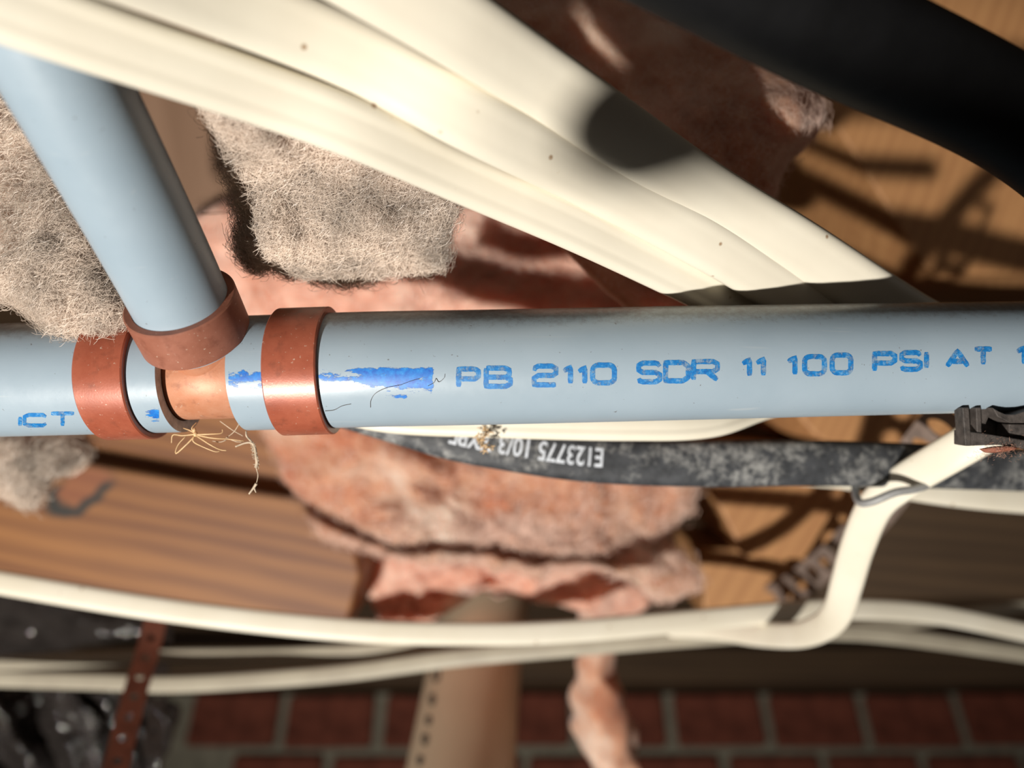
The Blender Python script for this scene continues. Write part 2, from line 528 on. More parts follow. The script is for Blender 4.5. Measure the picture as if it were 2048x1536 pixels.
def strap(name, pts, width, pitch, hole, thick, mat, parent=None, n=40, hint=None, first=.5):
    """perforated strip: a real hole in each cell"""
    c = [Vector(p) for p in spline([tuple(p) for p in pts], 400)]
    acc = [0]
    for i in range(400): acc.append(acc[-1] + (c[i + 1] - c[i]).length * 1000)
    tot = acc[-1]
    def frame(s):
        s = min(max(s, 0), tot - 1e-6); i = int(np.searchsorted(acc, s)) ; i = min(max(i, 1), 400)
        f = (s - acc[i - 1]) / max(1e-9, acc[i] - acc[i - 1]); p = c[i - 1].lerp(c[i], f)
        T = (c[min(i + 3, 400)] - c[max(i - 4, 0)]).normalized()
        ref = (hint if hint is not None else CAM - p).normalized()
        N = (ref - T * ref.dot(T)).normalized(); return p, T, N, T.cross(N)
    V = []; Fc = []; k = 24
    def vert(s, x, off):
        p, T, N, B = frame(s); V.append(p + (B * x + N * off) * .001); return len(V) - 1
    cells = int(tot / pitch)
    for q in range(cells):
        s0 = (q + .5) * pitch
        rects = []
        for i in range(k):
            a = 2 * math.pi * i / k; ca, sa = math.cos(a), math.sin(a)
            m = 1 / max(abs(ca) / (pitch / 2), abs(sa) / (width / 2))
            rects.append((ca * m, sa * m, ca * hole, sa * hole))
        ids = []
        for off in (thick / 2, -thick / 2):
            o_ = [vert(s0 + r[0], r[1], off) for r in rects]; i_ = [vert(s0 + r[2], r[3], off) for r in rects]
            ids.append((o_, i_))
        for i in range(k):
            j = (i + 1) % k
            (fo, fi), (bo, bi) = ids
            Fc += [(fo[i], fo[j], fi[j], fi[i]), (bo[j], bo[i], bi[i], bi[j]), (fi[i], fi[j], bi[j], bi[i]), (fo[j], fo[i], bo[i], bo[j])]
    return mesh_obj(name, V, Fc, mat, parent, smooth=False)


def ellipsoid(V, Fc, c, ax, n=14, m=9):
    b = len(V)
    for i in range(m + 1):
        th = math.pi * i / m
        for j in range(n):
            ph = 2 * math.pi * j / n
            V.append(c + ax[0] * math.sin(th) * math.cos(ph) + ax[1] * math.sin(th) * math.sin(ph) + ax[2] * math.cos(th))
    for i in range(m):
        for j in range(n):
            k = (j + 1) % n; Fc.append((b + i * n + j, b + i * n + k, b + (i + 1) * n + k, b + (i + 1) * n + j))


def tube_into(V, Fc, pts, r0, r1, n=14, k=6):
    c = [Vector(p) for p in spline([tuple(p) for p in pts], n)]; b = len(V)
    for i, p in enumerate(c):
        T = (c[min(i + 1, n)] - c[max(i - 1, 0)]).normalized(); ref = (CAM - p).normalized()
        N = (ref - T * ref.dot(T)).normalized(); B = T.cross(N); r = (r0 + (r1 - r0) * i / n) * .001
        for j in range(k):
            a = 2 * math.pi * j / k; V.append(p + (B * math.cos(a) + N * math.sin(a)) * r)
    for i in range(n):
        for j in range(k):
            q = (j + 1) % k; Fc.append((b + i * k + j, b + i * k + q, b + (i + 1) * k + q, b + (i + 1) * k + j))
    Fc.append(tuple(b + j for j in range(k))[::-1]); Fc.append(tuple(b + n * k + j for j in range(k)))


# ------------------------------------------------------------------ the setting
def slab(name, lo, hi, mat, parent=None, grain='x'):
    (x0, y0, z0), (x1, y1, z1) = lo, hi
    V = [Vector((x, y, z)) for x in (x0, x1) for y in (y0, y1) for z in (z0, z1)]
    Fc = [(0, 1, 3, 2), (4, 6, 7, 5), (0, 4, 5, 1), (2, 3, 7, 6), (0, 2, 6, 4), (1, 5, 7, 3)]
    g = [(v.x, v.z + v.y, v.y) if grain == 'x' else (v.y, v.x + v.z, v.z) for v in V]
    return mesh_obj(name, V, Fc, mat, parent, smooth=False, attrs={'grain': g})


CZ = CAM.z
tag(slab('floor', (-1.6, -1.2, -.06), (1.6, 1.3, 0), 'dirt'), kind='structure')
tag(slab('ceiling', (-1.6, -1.2, CZ + .50), (1.6, 1.3, CZ + .53), 'wood_dark'), kind='structure')

WALL_Y = .946
BT = CZ + .222                 # top of the uppermost brick course
wall = tag(slab('wall_back', (-1.5, WALL_Y + .008, 0), (1.5, WALL_Y + .10, BT), 'mortar'), kind='structure')
bm0 = bmesh.new(); bmesh.ops.create_cube(bm0, size=1)
for v in bm0.verts: v.co = Vector((v.co.x * .100, v.co.y * .05, v.co.z * .056))
bmesh.ops.bevel(bm0, geom=list(bm0.edges), offset=.003, segments=1, affect='EDGES')
brick_me = bpy.data.meshes.new('brick'); bm0.to_mesh(brick_me); bm0.free(); brick_me.materials.append(M['brick'])
for row in range(4):
    z = BT - .030 - row * .0665
    for k in range(-4, 9):
        x = (565 - 1024) / F * .885 + .056 + (k - 0) * .1115 + (row % 2) * .056
        if x - .05 < -.375: continue
        b = bpy.data.objects.new('brick', brick_me); COL.objects.link(b)
        b.location = (x + random.uniform(-.002, .002), WALL_Y + .0245 + random.uniform(-.002, .002), z + random.uniform(-.0015, .0015))
        b.rotation_euler = (random.uniform(-.01, .01), random.uniform(-.012, .012), random.uniform(-.012, .012))
        b.parent = wall
tag(slab('trim_1', (-1.5, WALL_Y - .030, BT + .004), (1.5, WALL_Y + .10, BT + .042), 'wood_dark'), kind='structure')
tag(slab('trim_2', (-1.5, WALL_Y + .02, BT + .042), (1.5, WALL_Y + .06, CZ + .50), 'wood_dark'), kind='structure')

# ------------------------------------------------------------------ grey water pipes with copper tee
PR = 11.15
T0 = cs(-57.7, 1.95, 150)      # centre of the tee
LAX = [at(-420, 775, 153.5), at(100, 758.5, 152.5), T0 + (at(315, 752, 151) - T0) * 1.0]
axis_dir = (at(700, 741, 149.5) - at(100, 759, 151.5)).normalized()
# left pipe: ends 6.4 mm left of the tee centre; right pipe starts 6.4 mm right of it
RAXP = [T0 + axis_dir * .0064, T0 + axis_dir * .030, at(1000, 734, 149.5), at(1400, 725.5, 151), at(2000, 714, 156), at(2500, 707, 162)]


def hollow_pipe(name, axis_pts, parent, r_out, r_in, n=120, k=112):
    c = [Vector(p) for p in spline([tuple(p) for p in axis_pts], n)]
    prof = [(r_out * math.cos(2 * math.pi * i / k), r_out * math.sin(2 * math.pi * i / k)) for i in range(k)]
    V = []
    for rad in (r_out, r_in):
        for i, p in enumerate(c):
            T = (c[min(i + 1, n)] - c[max(i - 1, 0)]).normalized(); ref = (CAM - p).normalized()
            N = (ref - T * ref.dot(T)).normalized(); B = T.cross(N)
            for j in range(k):
                a = 2 * math.pi * j / k; V.append(p + (B * math.cos(a) + N * math.sin(a)) * rad * .001)
    Fc = []; h = (n + 1) * k
    for i in range(n):
        for j in range(k):
            q = (j + 1) % k
            Fc.append((i * k + j, i * k + q, (i + 1) * k + q, (i + 1) * k + j))
            Fc.append((h + i * k + q, h + i * k + j, h + (i + 1) * k + j, h + (i + 1) * k + q))
    for e in (0, n):
        for j in range(k):
            q = (j + 1) % k; Fc.append((e * k + j, h + e * k + j, h + e * k + q, e * k + q))
    o = mesh_obj(name, V, Fc, 'pipe', parent); o.data.materials.append(M['pipe_cut'])
    nside = 2 * n * k
    for p_ in o.data.polygons:
        if p_.index >= nside: p_.material_index = 1
    flat_edges(o, 40); return o, c


def crimp_ring(p, ax, s0, s1, r_in, r_out, parent, mat='ring'):
    b = .25
    prof = [(s0 + b, r_out), (s1 - b, r_out), (s1, r_out - b), (s1, r_in), (s0, r_in), (s0, r_out - b)]
    return flat_edges(lathe('crimp_ring', p, ax, prof, mat, parent), 30)


left = thing('water_pipe', at(100, 758, 151), 'grey plastic water pipe left of the copper tee, with one brown crimp ring', 'pipe')
lend = T0 - axis_dir * .0064
_, LC = hollow_pipe('pipe_tube', [at(-420, 772, 152.5), at(-100, 763, 152), lend.lerp(at(-100, 763, 152), .4), lend], left, PR, 8.95)
lx = (LC[-1] - LC[-4]).normalized()
crimp_ring(lend, lx, -14.8, -5.6, PR + .05, 12.35, left)

right = thing('water_pipe', at(1200, 730, 150), 'long grey plastic water pipe printed in blue, right of the copper tee', 'pipe')
_, RC = hollow_pipe('pipe_tube', RAXP, right, PR, 8.95, 160)
rx = (RC[3] - RC[0]).normalized()
crimp_ring(RC[0], rx, 6.9, 16.7, PR + .05, 12.35, right)

BU = Vector((-.075, .70, -.71)); BU = (RGT * BU.x + UPV * BU.y + FWD * BU.z).normalized()
branch = thing('water_pipe', T0 + BU * .03, 'narrower grey branch pipe rising from the tee towards the cream cables', 'pipe')
BR = 8.35
bpts = [T0 + BU * .0093, T0 + BU * .030, T0 + BU * .058 + RGT * -.0008, T0 + BU * .085 + RGT * -.0022]
_, BC = hollow_pipe('pipe_tube', bpts, branch, BR, 6.6)
crimp_ring(T0, BU, 10.4, 18.6, BR + .08, 9.85, branch, 'ring_dull')

# copper tee: main run and branch stub in one casting, shoulders where the pipes butt
tee = thing('tee_fitting', T0, 'bare copper tee fitting where the three grey pipes meet', 'fitting')
lathe('run', T0, axis_dir, [(-20, 8.75), (20, 8.75), (20, 7.6), (-20, 7.6)], 'tee', tee)
lathe('branch_stub', T0, BU, [(0, 6.5), (17, 6.5), (17, 5.6), (0, 5.6)], 'tee', tee)


# ---- printing on the pipes: strokes traced onto the cylinder
def on_axis(cline, px, py, r):
    d = (at(px, py, 100) - CAM).normalized(); best = None
    for i in range(len(cline) - 1):
        a, b = cline[i], cline[i + 1]
        T = (b - a).normalized()
        w_ = CAM - a
        dd = d - T * d.dot(T); ww = w_ - T * w_.dot(T)
        A = dd.dot(dd); B = 2 * dd.dot(ww); C_ = ww.dot(ww) - (r * .001) ** 2
        disc = B * B - 4 * A * C_
        if disc < 0: continue
        t = (-B - math.sqrt(disc)) / (2 * A); p = CAM + d * t
        s = (p - a).dot(T); L = (b - a).length
        e = 0 if 0 <= s <= L else min(abs(s), abs(s - L))
        if best is None or e < best[0]: best = (e, p)
        if e == 0: break
    return best[1]


def rr(x0, y0, x1, y1, r=.28, n=4):      # rounded rectangle path, unit box
    P = []
    for cx, cy, a0 in ((x1 - r, y0 + r, -90), (x1 - r, y1 - r, 0), (x0 + r, y1 - r, 90), (x0 + r, y0 + r, 180)):
        for k in range(n + 1):
            a = math.radians(a0 + 90 * k / n); P.append((cx + r * math.cos(a), cy + r * math.sin(a)))
    P.append(P[0]); return P


GLY = {
    'P': [[(0, 1), (0, 0), (.8, 0), (1, .12), (1, .42), (.8, .55), (0, .55)]],
    'B': [[(0, 0), (0, 1), (.8, 1), (1, .88), (1, .62), (.8, .5), (0, .5)], [(0, 0), (.75, 0), (.95, .1), (.95, .38), (.8, .5)]],
    '2': [[(0, .25), (.05, .08), (.2, 0), (.8, 0), (1, .12), (1, .38), (.85, .5), (.2, .5), (0, .65), (0, 1), (1, 1)]],
    '1': [[(0, .25), (.7, 0), (.7, 1)]],
    '0': [rr(0, 0, 1, 1)],
    'S': [[(1, .18), (.9, .03), (.75, 0), (.2, 0), (0, .12), (0, .38), (.2, .5), (.8, .5), (1, .62), (1, .88), (.8, 1), (.2, 1), (.05, .95), (0, .82)]],
    'D': [[(0, 0), (0, 1), (.75, 1), (1, .8), (1, .2), (.75, 0), (0, 0)]],
    'R': [[(0, 1), (0, 0), (.8, 0), (1, .12), (1, .42), (.8, .55), (0, .55)], [(.55, .55), (1, 1)]],
    'I': [[(.5, 0), (.5, 1)]],
    'A': [[(0, 1), (.5, 0), (1, 1)], [(.2, .68), (.8, .68)]],
    'T': [[(0, 0), (1, 0)], [(.5, 0), (.5, 1)]],
    'C': [[(1, .18), (.85, 0), (.2, 0), (0, .15), (0, .85), (.2, 1), (.85, 1), (1, .82)]],
}


def ribbon(V, Fc, path, wpx, proj):
    P = [np.array(path[0], float)]
    for a, b in zip(path[:-1], path[1:]):
        a, b = np.array(a, float), np.array(b, float); L = np.linalg.norm(b - a)
        for k in range(1, max(1, int(L / 4)) + 1): P.append(a + (b - a) * k / max(1, int(L / 4)))
    closed = np.allclose(P[0], P[-1]); n = len(P); base = len(V)
    for i, p in enumerate(P):
        a = P[i - 1] if i else (P[-2] if closed else P[0]); b = P[i + 1] if i < n - 1 else (P[1] if closed else P[-1])
        t = b - a; t = t / (np.linalg.norm(t) + 1e-9); nn = np.array([-t[1], t[0]])
        wl = wpx / 2 * (1 + .12 * noise.noise(Vector((p[0] * .2, p[1] * .2, 1)))); wr = wpx / 2 * (1 + .12 * noise.noise(Vector((p[0] * .2, p[1] * .2, 5))))
        if not closed and i in (0, n - 1): wl *= .7; wr *= .7
        V.append(proj(*(p + nn * wl))); V.append(proj(*(p - nn * wr)))
    for i in range(n - 1):
        k = base + 2 * i; Fc.append((k, k + 2, k + 3, k + 1))


def print_text(parent, cline, r, glyphs, wpx):
    for ch, x0, y0, x1, y1 in glyphs:
        V, Fc = [], []
        for j, st in enumerate(GLY[ch]):
            path = [(x0 + wpx / 2 + (x1 - x0 - wpx) * u, y0 + wpx / 2 + (y1 - y0 - wpx) * v) for u, v in st]
            ribbon(V, Fc, path, wpx, lambda x, y: on_axis(cline, x, y, r + .035 + .006 * j))
        o = mesh_obj('printed_character', V, Fc, 'ink', parent)
        o['label'] = 'blue printed %s %s' % ('letter' if ch.isalpha() else 'digit', ch)


print_text(right, RC, PR, [
    ('P', 912, 733, 962, 779), ('B', 967, 731, 1026, 778),
    ('2', 1063, 727, 1117, 775), ('1', 1122, 729, 1152, 772), ('1', 1152, 730, 1180, 772), ('0', 1180, 725, 1234, 771),
    ('S', 1272, 721, 1325, 769), ('D', 1326, 720, 1382, 767), ('R', 1382, 718, 1440, 765),
    ('1', 1480, 714, 1510, 757), ('1', 1508, 713, 1538, 756),
    ('1', 1571, 710, 1601, 754), ('0', 1604, 708, 1654, 753), ('0', 1659, 705, 1707, 751),
    ('P', 1744, 702, 1795, 747), ('S', 1798, 700, 1846, 744), ('I', 1846, 699, 1860, 741),
    ('A', 1889, 697, 1941, 738), ('T', 1944, 693, 1989, 734), ('1', 2029, 690, 2060, 733)], 10.5)
print_text(left, LC, PR, [('I', 30, 830, 50, 856), ('C', 45, 826, 96, 855), ('T', 98, 823, 152, 856)], 8)


def smear(parent, cline, x0, y0, x1, y1, cover, nx=40, ny=14):
    V, Fc, cv = [], [], []
    for i in range(nx + 1):
        for j in range(ny + 1):
            u, v = i / nx, j / ny
            V.append(on_axis(cline, x0 + (x1 - x0) * u, y0 + (y1 - y0) * v, PR + .03)); cv.append(cover(u, v))
    for i in range(nx):
        for j in range(ny):
            a = i * (ny + 1) + j; Fc.append((a, a + ny + 1, a + ny + 2, a + 1))
    o = mesh_obj('ink_smear', V, Fc, 'smudge', parent, attrs={'cover': cv}); o['label'] = 'smeared blue ink mark'
    return o


def edge(u, v, a=.12, b=.2): return min(1, u / a, (1 - u) / a, v / b, (1 - v) / b)
smear(right, RC, 672, 732, 868, 790, lambda u, v: .85 * min(1, (1 - v) / .35, v / .12) * min(1, u / .28, (1 - u) / .02) - (.35 if v > .62 and u < .5 else 0))
smear(right, RC, 770, 788, 815, 799, lambda u, v: .7 * min(1, u / .6) * min(1, (1 - u) / .05) * (1 - abs(2 * v - 1)) + .15, 16, 6)
smear(right, RC, 634, 738, 700, 768, lambda u, v: .62 * edge(u, v, .1, .35), 20, 10)
smear(right, RC, 454, 738, 540, 785, lambda u, v: .72 * min(1, u / .02, (1 - v) / .6, v / .2), 24, 12)
smear(left, LC, 283, 808, 318, 852, lambda u, v: .9 * min(1, u / .7) * (1 - abs(2 * v - 1)), 14, 14)

# ------------------------------------------------------------------ cream cables above the pipe
FLAT = oval(9.2, 4.6, .16)
def inv(xs):                   # (px, py) list with first/last depths: straight in space -> 1/depth linear along it
    pass


def cable(name, label, pts, w_, t_, mat, group=None, lobes=.14, n=90, scale=None, roll=None, cat='cable', hint=None):
    o = sweep(name, [at(*p) for p in pts], oval(w_, t_, lobes), mat, None, n, scale, hint, roll)
    return tag(flat_edges(o, 60), label, cat, group)


G = 'flat cream cables fanning above the pipe'
cable('flat_cable', 'lowest of three flat cream cables above the pipe, a brown shadow line over it',
      [(-260, -95, 80), (100, 42, 91), (500, 180, 107), (720, 262, 115), (939, 360, 128), (1159, 457, 139), (1357, 553, 152), (1460, 606, 159), (1560, 655, 166), (1700, 700, 171), (1950, 720, 174), (2400, 705, 182)],
      8.8, 4.6, 'cable', G)
cable('flat_cable', 'middle one of three flat cream cables above the pipe, face dotted with brown specks',
      [(100, -140, 82), (500, 20, 101), (720, 117, 111), (939, 237, 118), (1159, 350, 133), (1400, 481, 146), (1600, 601, 160), (1700, 655, 168), (1850, 715, 176), (2050, 735, 181), (2400, 722, 188)],
      9.8, 4.6, 'cable', G, lobes=.05, n=100)
cable('flat_cable', 'uppermost of three flat cream cables, crossed by a dark rounded shadow',
      [(400, -260, 84), (700, -78, 97), (900, 43, 107), (1130, 195, 124), (1400, 378, 142), (1600, 497, 154), (1760, 598, 164), (1860, 655, 172), (2000, 715, 184), (2200, 735, 190), (2450, 728, 196)],
      11.2, 6.2, 'cable', G, lobes=.04, n=100)
cable('flat_cable', 'white cable just below the grey pipe, lying over the black cable',
      [(640, 800, 170), (780, 832, 171), (1000, 842, 171), (1250, 848, 172), (1420, 842, 176), (1560, 800, 184), (1800, 770, 192)],
      7.6, 4.2, 'cable2')

# ------------------------------------------------------------------ black cable with white printing
bpl = [(560, 770, 189), (780, 836, 187), (900, 872, 187), (1000, 892, 187), (1150, 915, 188), (1300, 925, 189), (1450, 927, 190), (1600, 926, 192), (1720, 928, 194), (1850, 932, 198), (2048, 940, 206), (2350, 948, 214)]
bc = thing('black_cable', at(1300, 920, 190), 'dusty black cable with white lettering running below the grey pipe', 'cable')
BP = [at(*p) for p in bpl]
sweep('cable_sheath', BP, oval(11.4, 8.4, 0), 'black', bc, 110)
bcl = [Vector(p) for p in spline([tuple(p) for p in BP], 400)]


def glyph_text(parent, txt, px0, cline, height, mat, squeeze=1.0):
    """lettering that runs leftwards along the cable, upside down as seen here"""
    i0 = min(range(len(cline)), key=lambda i: abs(((cline[i] - CAM).dot(RGT) / (cline[i] - CAM).dot(FWD)) * F + 1024 - px0))
    acc = 0; i = i0; pos = []
    while i > 1:
        pos.append((acc, i)); acc += (cline[i] - cline[i - 1]).length * 1000; i -= 1
    cu = bpy.data.curves.new('t', 'FONT'); cu.body = txt; cu.size = height * 1.30; cu.offset = .10
    tmp = bpy.data.objects.new('t', cu); COL.objects.link(tmp)
    me0 = bpy.data.meshes.new_from_object(tmp.evaluated_get(bpy.context.evaluated_depsgraph_get()))
    bm = bmesh.new(); bm.from_mesh(me0)
    V = []; 
    bmesh.ops.triangulate(bm, faces=bm.faces)
    for _ in range(3):
        bmesh.ops.subdivide_edges(bm, edges=[e for e in bm.edges if e.calc_length() > .5], cuts=1)
        bmesh.ops.triangulate(bm, faces=bm.faces)
    for v in bm.verts:
        s = v.co.x * squeeze; y = v.co.y - height * .55
        k = min(pos, key=lambda q: abs(q[0] - s)); p = cline[k[1]]; T = (cline[k[1] - 1] - cline[k[1] + 1]).normalized()
        p = p + T * (s - k[0]) * .001
        ref = (CAM - p).normalized(); N = (ref - T * ref.dot(T)).normalized(); B = N.cross(T)
        # oval section: half width 5.7, half thickness 4.2
        yy = max(-5.6, min(5.6, y)); h = 4.2 * (1 - abs(yy / 5.7) ** (1 / .72 * 1.2)) ** .5 if abs(yy) < 5.7 else 0
        a = math.acos(max(-1, min(1, math.copysign(abs(yy / 5.7) ** (1 / .72), yy)))); h = 4.2 * math.sin(a) ** .6
        v.co = p + (B * yy + N * (h + .10)) * .001
    me = bpy.data.meshes.new('printed_lettering'); bm.to_mesh(me); bm.free()
    COL.objects.unlink(tmp); bpy.data.objects.remove(tmp); bpy.data.curves.remove(cu); bpy.data.meshes.remove(me0)
    me.materials.append(M[mat])
    o = bpy.data.objects.new('printed_lettering', me); COL.objects.link(o); attach(o, parent)
    o['label'] = 'white printed lettering, upside down'
    return o


glyph_text(bc, 'E123775 10/3 TYPE', 1200, bcl, 4.9, 'white_ink', .725)

# ------------------------------------------------------------------ black hose in the upper right; unseen loop added to cast a rounded shadow
hp = [at(700, -470, 84), at(1000, -285, 90), at(1300, -137, 97), at(1640, 45, 108), at(2048, 250, 124), cs(112, 24, 132), cs(142, -10, 118), cs(152, -60, 55),
      cs(112, -130, -45), cs(30, -190, -125), cs(-34, -162, -126), cs(-74, -120, -82), cs(-58, -80.5, -30), cs(-37, -42, 20)]
hose = sweep('black_hose', hp, circle(8.3, 40), 'hose', None, 220, scale=lambda t: math.sqrt(max(.04, 1 - max(0, (t - .975) / .025) ** 2.5)))
tag(flat_edges(hose, 60), 'thick black rubber hose crossing the upper right corner, unseen tail added for its shadow', 'hose')

# ------------------------------------------------------------------ pine joists and blocking
jk = tag(prism('floor_joist', [(-260, 700), (560, 700), (690, 1020), (722, 1150), (690, 1264), (350, 1236), (0, 1180), (-260, 1135)], 330, 40, 'wood_knot', None, (.97, .22), True, 1.5),
         'knotty pine joist behind the lower left, dark knot and cable shadow on its face', 'joist')
tag(prism('floor_joist', [(120, -140), (640, -140), (660, 330), (620, 640), (200, 640), (60, 300)], 300, 60, 'wood_shaded', None, (-.15, -1), False, 1.5),
    'joist coloured dull brown as if unlit, beside the grey branch pipe, behind the dusty insulation', 'joist')
tag(prism('floor_joist', [(1640, 200), (1742, 362), (1835, 512), (1852, 533), (1880, 547), (2400, 553), (2400, -300), (1400, -300)], 350, 130, 'wood', None, (-.38, 1), False, 1.2),
    'large pine joist in the upper right behind the black hose', 'joist')
tag(prism('wood_block', [(1440, 700), (1578, 812), (1632, 872), (1654, 884), (1820, 893), (2100, 900), (2100, 700)], 322, 110, 'wood', None, (-.5, 1), False, 1.2),
    'pine block showing between the grey pipe and the black cable', 'wood block')
tag(prism('wood_block', [(1380, 891), (1400, 938), (1486, 1108), (1500, 1117), (1632, 1119), (1790, 930), (1800, 891)], 350, 110, 'wood', None, (-.62, 1), False, 1.2),
    'pine block below the black cable with a slanting left edge', 'wood block')
tag(prism('wood_block', [(1396, 1096), (1410, 1240), (1560, 1240), (1670, 1110), (1660, 1096)], 378, 60, 'wood', None, (-.62, 1), False, 1.2),
    'lowest pine block just above the white cable bundle', 'wood block')
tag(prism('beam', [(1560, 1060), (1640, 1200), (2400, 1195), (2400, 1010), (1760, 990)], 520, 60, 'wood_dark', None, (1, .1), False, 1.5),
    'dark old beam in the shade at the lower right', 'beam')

# ------------------------------------------------------------------ fibreglass insulation
t = tag(tuft('insulation', [(-200, 190), (40, 175), (130, 330), (225, 500), (262, 610), (258, 655), (205, 672), (130, 668), (60, 610), (-20, 590), (-200, 600)], 150, 8, 24, 'dusty',
             seed=1, amp=4.5, tilt=(0, -.02), fine=1.6), 'dusty grey fluff left of the branch pipe, resting on the main pipe', 'insulation')
fibres(t, 40000, 1.5, 4.5, .05, 'fibre', .3)
t = tag(tuft('insulation', [(398, 120), (600, 90), (830, 200), (905, 360), (892, 450), (870, 530), (790, 540), (700, 556), (600, 542), (540, 518), (508, 530), (488, 500), (476, 400), (446, 280)], 143, 7, 34, 'dusty',
             seed=2, amp=6.5, tilt=(.012, .09), fine=1.6, ragged=14), 'dusty grey insulation clump hanging beneath the cream cables', 'insulation')
fibres(t, 50000, 1.5, 4.5, .055, 'fibre', .3)
t = tag(tuft('insulation', [(300, 480), (620, 330), (1000, 300), (1300, 390), (1500, 560), (1480, 700), (900, 760), (420, 720)], 272, 12, 40, 'pink', seed=3, amp=8, freq=20, fine=1),
        'bright pink insulation directly above the grey pipe', 'insulation')
fibres(t, 5000, 3, 9, .16, 'fibre_pink', .4)
t = tag(tuft('insulation', [(760, -160), (1250, -200), (1480, 0), (1600, 110), (1648, 200), (1632, 270), (1560, 360), (1530, 470), (1560, 620), (1300, 640), (1050, 420), (880, 180)], 190, 11, 36, 'pinkb', seed=4, amp=11, freq=19, fine=1),
        'brownish pink insulation between the cream cables and the black hose', 'insulation')
fibres(t, 5000, 2, 5, .05, 'fibre_pink', .3)
t = tag(tuft('insulation', [(470, 780), (900, 760), (1300, 830), (1400, 920), (1380, 1010), (1340, 1075), (1385, 1130), (1388, 1170), (1330, 1205), (1270, 1150), (1150, 1135), (1050, 1150), (940, 1130), (850, 1120), (760, 1105), (690, 1085), (630, 1060), (590, 980)], 322, 17, 40, 'pinkg', seed=5, amp=13, freq=24, fine=1.6, ragged=22),
        'lumpy pink grey insulation below the black cable', 'insulation')
fibres(t, 7000, 3, 10, .18, 'fibre_pink', .45)
t = tag(tuft('insulation', [(728, 1080), (800, 1060), (960, 1085), (1150, 1070), (1300, 1090), (1300, 1200), (1200, 1235), (1120, 1200), (1000, 1190), (880, 1190), (860, 1245), (780, 1270), (742, 1220)], 372, 14, 40, 'pink', seed=6, amp=12, freq=26, fine=1.5, ragged=18),
        'reddish insulation tucked around the top of the beige drain pipe', 'insulation')
t = tag(tuft('insulation', [(-120, 860), (120, 872), (175, 890), (150, 925), (100, 950), (60, 1008), (20, 985), (-120, 990)], 232, 12, 20, 'dusty', seed=7, amp=5, ragged=14),
        'grey scrap of insulation hanging under the left end of the pipe', 'insulation')
fibres(t, 5000, 2, 8, .11, 'fibre', .5)
tf = sweep('insulation', [at(1190, 1120, 385), at(1205, 1220, 380), at(1195, 1310, 375), at(1195, 1400, 372), at(1215, 1470, 370), at(1235, 1560, 366), at(1240, 1650, 364)],
           circle(1.0, 24), 'pinkg', None, 60, scale=lambda t: 9 + 5.5 * t + 2.2 * math.sin(t * 13), jitter=5)
tag(tf, 'long pink strand of insulation hanging in front of the bricks', 'insulation')

# ------------------------------------------------------------------ beige drain pipe
dp = thing('drain_pipe', at(945, 1350, 405), 'beige plastic drain pipe descending in front of the brick wall', 'pipe')
dpts = [at(992, 1080, 485), at(968, 1230, 445), at(948, 1350, 410), at(922, 1536, 358), at(902, 1680, 325)]
sweep('pipe_tube', dpts, circle(25, 56), 'pvc', dp, 60)
dcl = [Vector(p) for p in spline([tuple(p) for p in dpts], 120)]
for (x, y, a) in ((907, 1168, 10), (903, 1192, 9), (872, 1348, 14), (864, 1398, 11), (857, 1440, 9), (850, 1478, 11), (840, 1520, 9)):
    V, Fc = [], []
    path = [(x + a * .5 * math.cos(q) * .8, y + a * math.sin(q)) for q in np.linspace(-1.2, 4.2, 12)]
    ribbon(V, Fc, path, 6, lambda px, py: on_axis(dcl, px, py, 25.15))
    mesh_obj('printed_mark', V, Fc, 'print', dp)

# ------------------------------------------------------------------ white cables at the bottom
G2 = 'white cables along the foot of the picture'
cable('flat_cable', 'bright white cable sagging right across the lower picture, in front of the others',
      [(-260, 1118, 258), (0, 1165, 258), (350, 1222, 258), (700, 1260, 258), (960, 1268, 260), (1150, 1262, 264), (1400, 1240, 272), (1650, 1219, 284), (1850, 1226, 300), (2048, 1264, 315), (2350, 1330, 330)], 7.6, 4.4, 'cable2', G2, 0)
cable('flat_cable', 'greyish white cable behind the sagging white one, at the lower left',
      [(-260, 1345, 372), (0, 1328, 368), (200, 1318, 362), (345, 1312, 356), (560, 1310, 345), (750, 1300, 332), (950, 1284, 327), (1150, 1268, 326), (1400, 1250, 329), (1700, 1256, 346), (2048, 1214, 382), (2350, 1190, 410)], 6.4, 4.2, 'cable_old', G2, 0)
cable('flat_cable', 'lowest white cable, crossing the beige drain pipe on a slant',
      [(-260, 1352, 352), (0, 1358, 348), (200, 1364, 342), (340, 1369, 338), (520, 1360, 332), (700, 1345, 326), (900, 1318, 318), (1100, 1299, 312), (1400, 1274, 310), (1550, 1266, 316), (1750, 1268, 330), (2048, 1308, 350), (2350, 1352, 372)], 7.0, 4.2, 'cable_old', G2, 0)
cable('flat_cable', 'white cable leaving to the right below the black cable',
      [(1560, 940, 232), (1690, 951, 230), (1780, 966, 230), (1900, 985, 234), (2048, 1000, 240), (2350, 1020, 252)], 8.4, 4.6, 'cable2', None, 0)
cable('flat_cable', 'white flat cable bent down from the black clamp to the white bundle',
      [(2080, 800, 170), (1985, 858, 174), (1900, 908, 180), (1810, 962, 190), (1752, 1010, 198), (1716, 1090, 208), (1694, 1165, 218), (1676, 1222, 228), (1645, 1254, 240), (1590, 1270, 258), (1510, 1268, 282), (1420, 1256, 300), (1300, 1252, 316)], 8.6, 4.4, 'cable2', None, 0, 110)

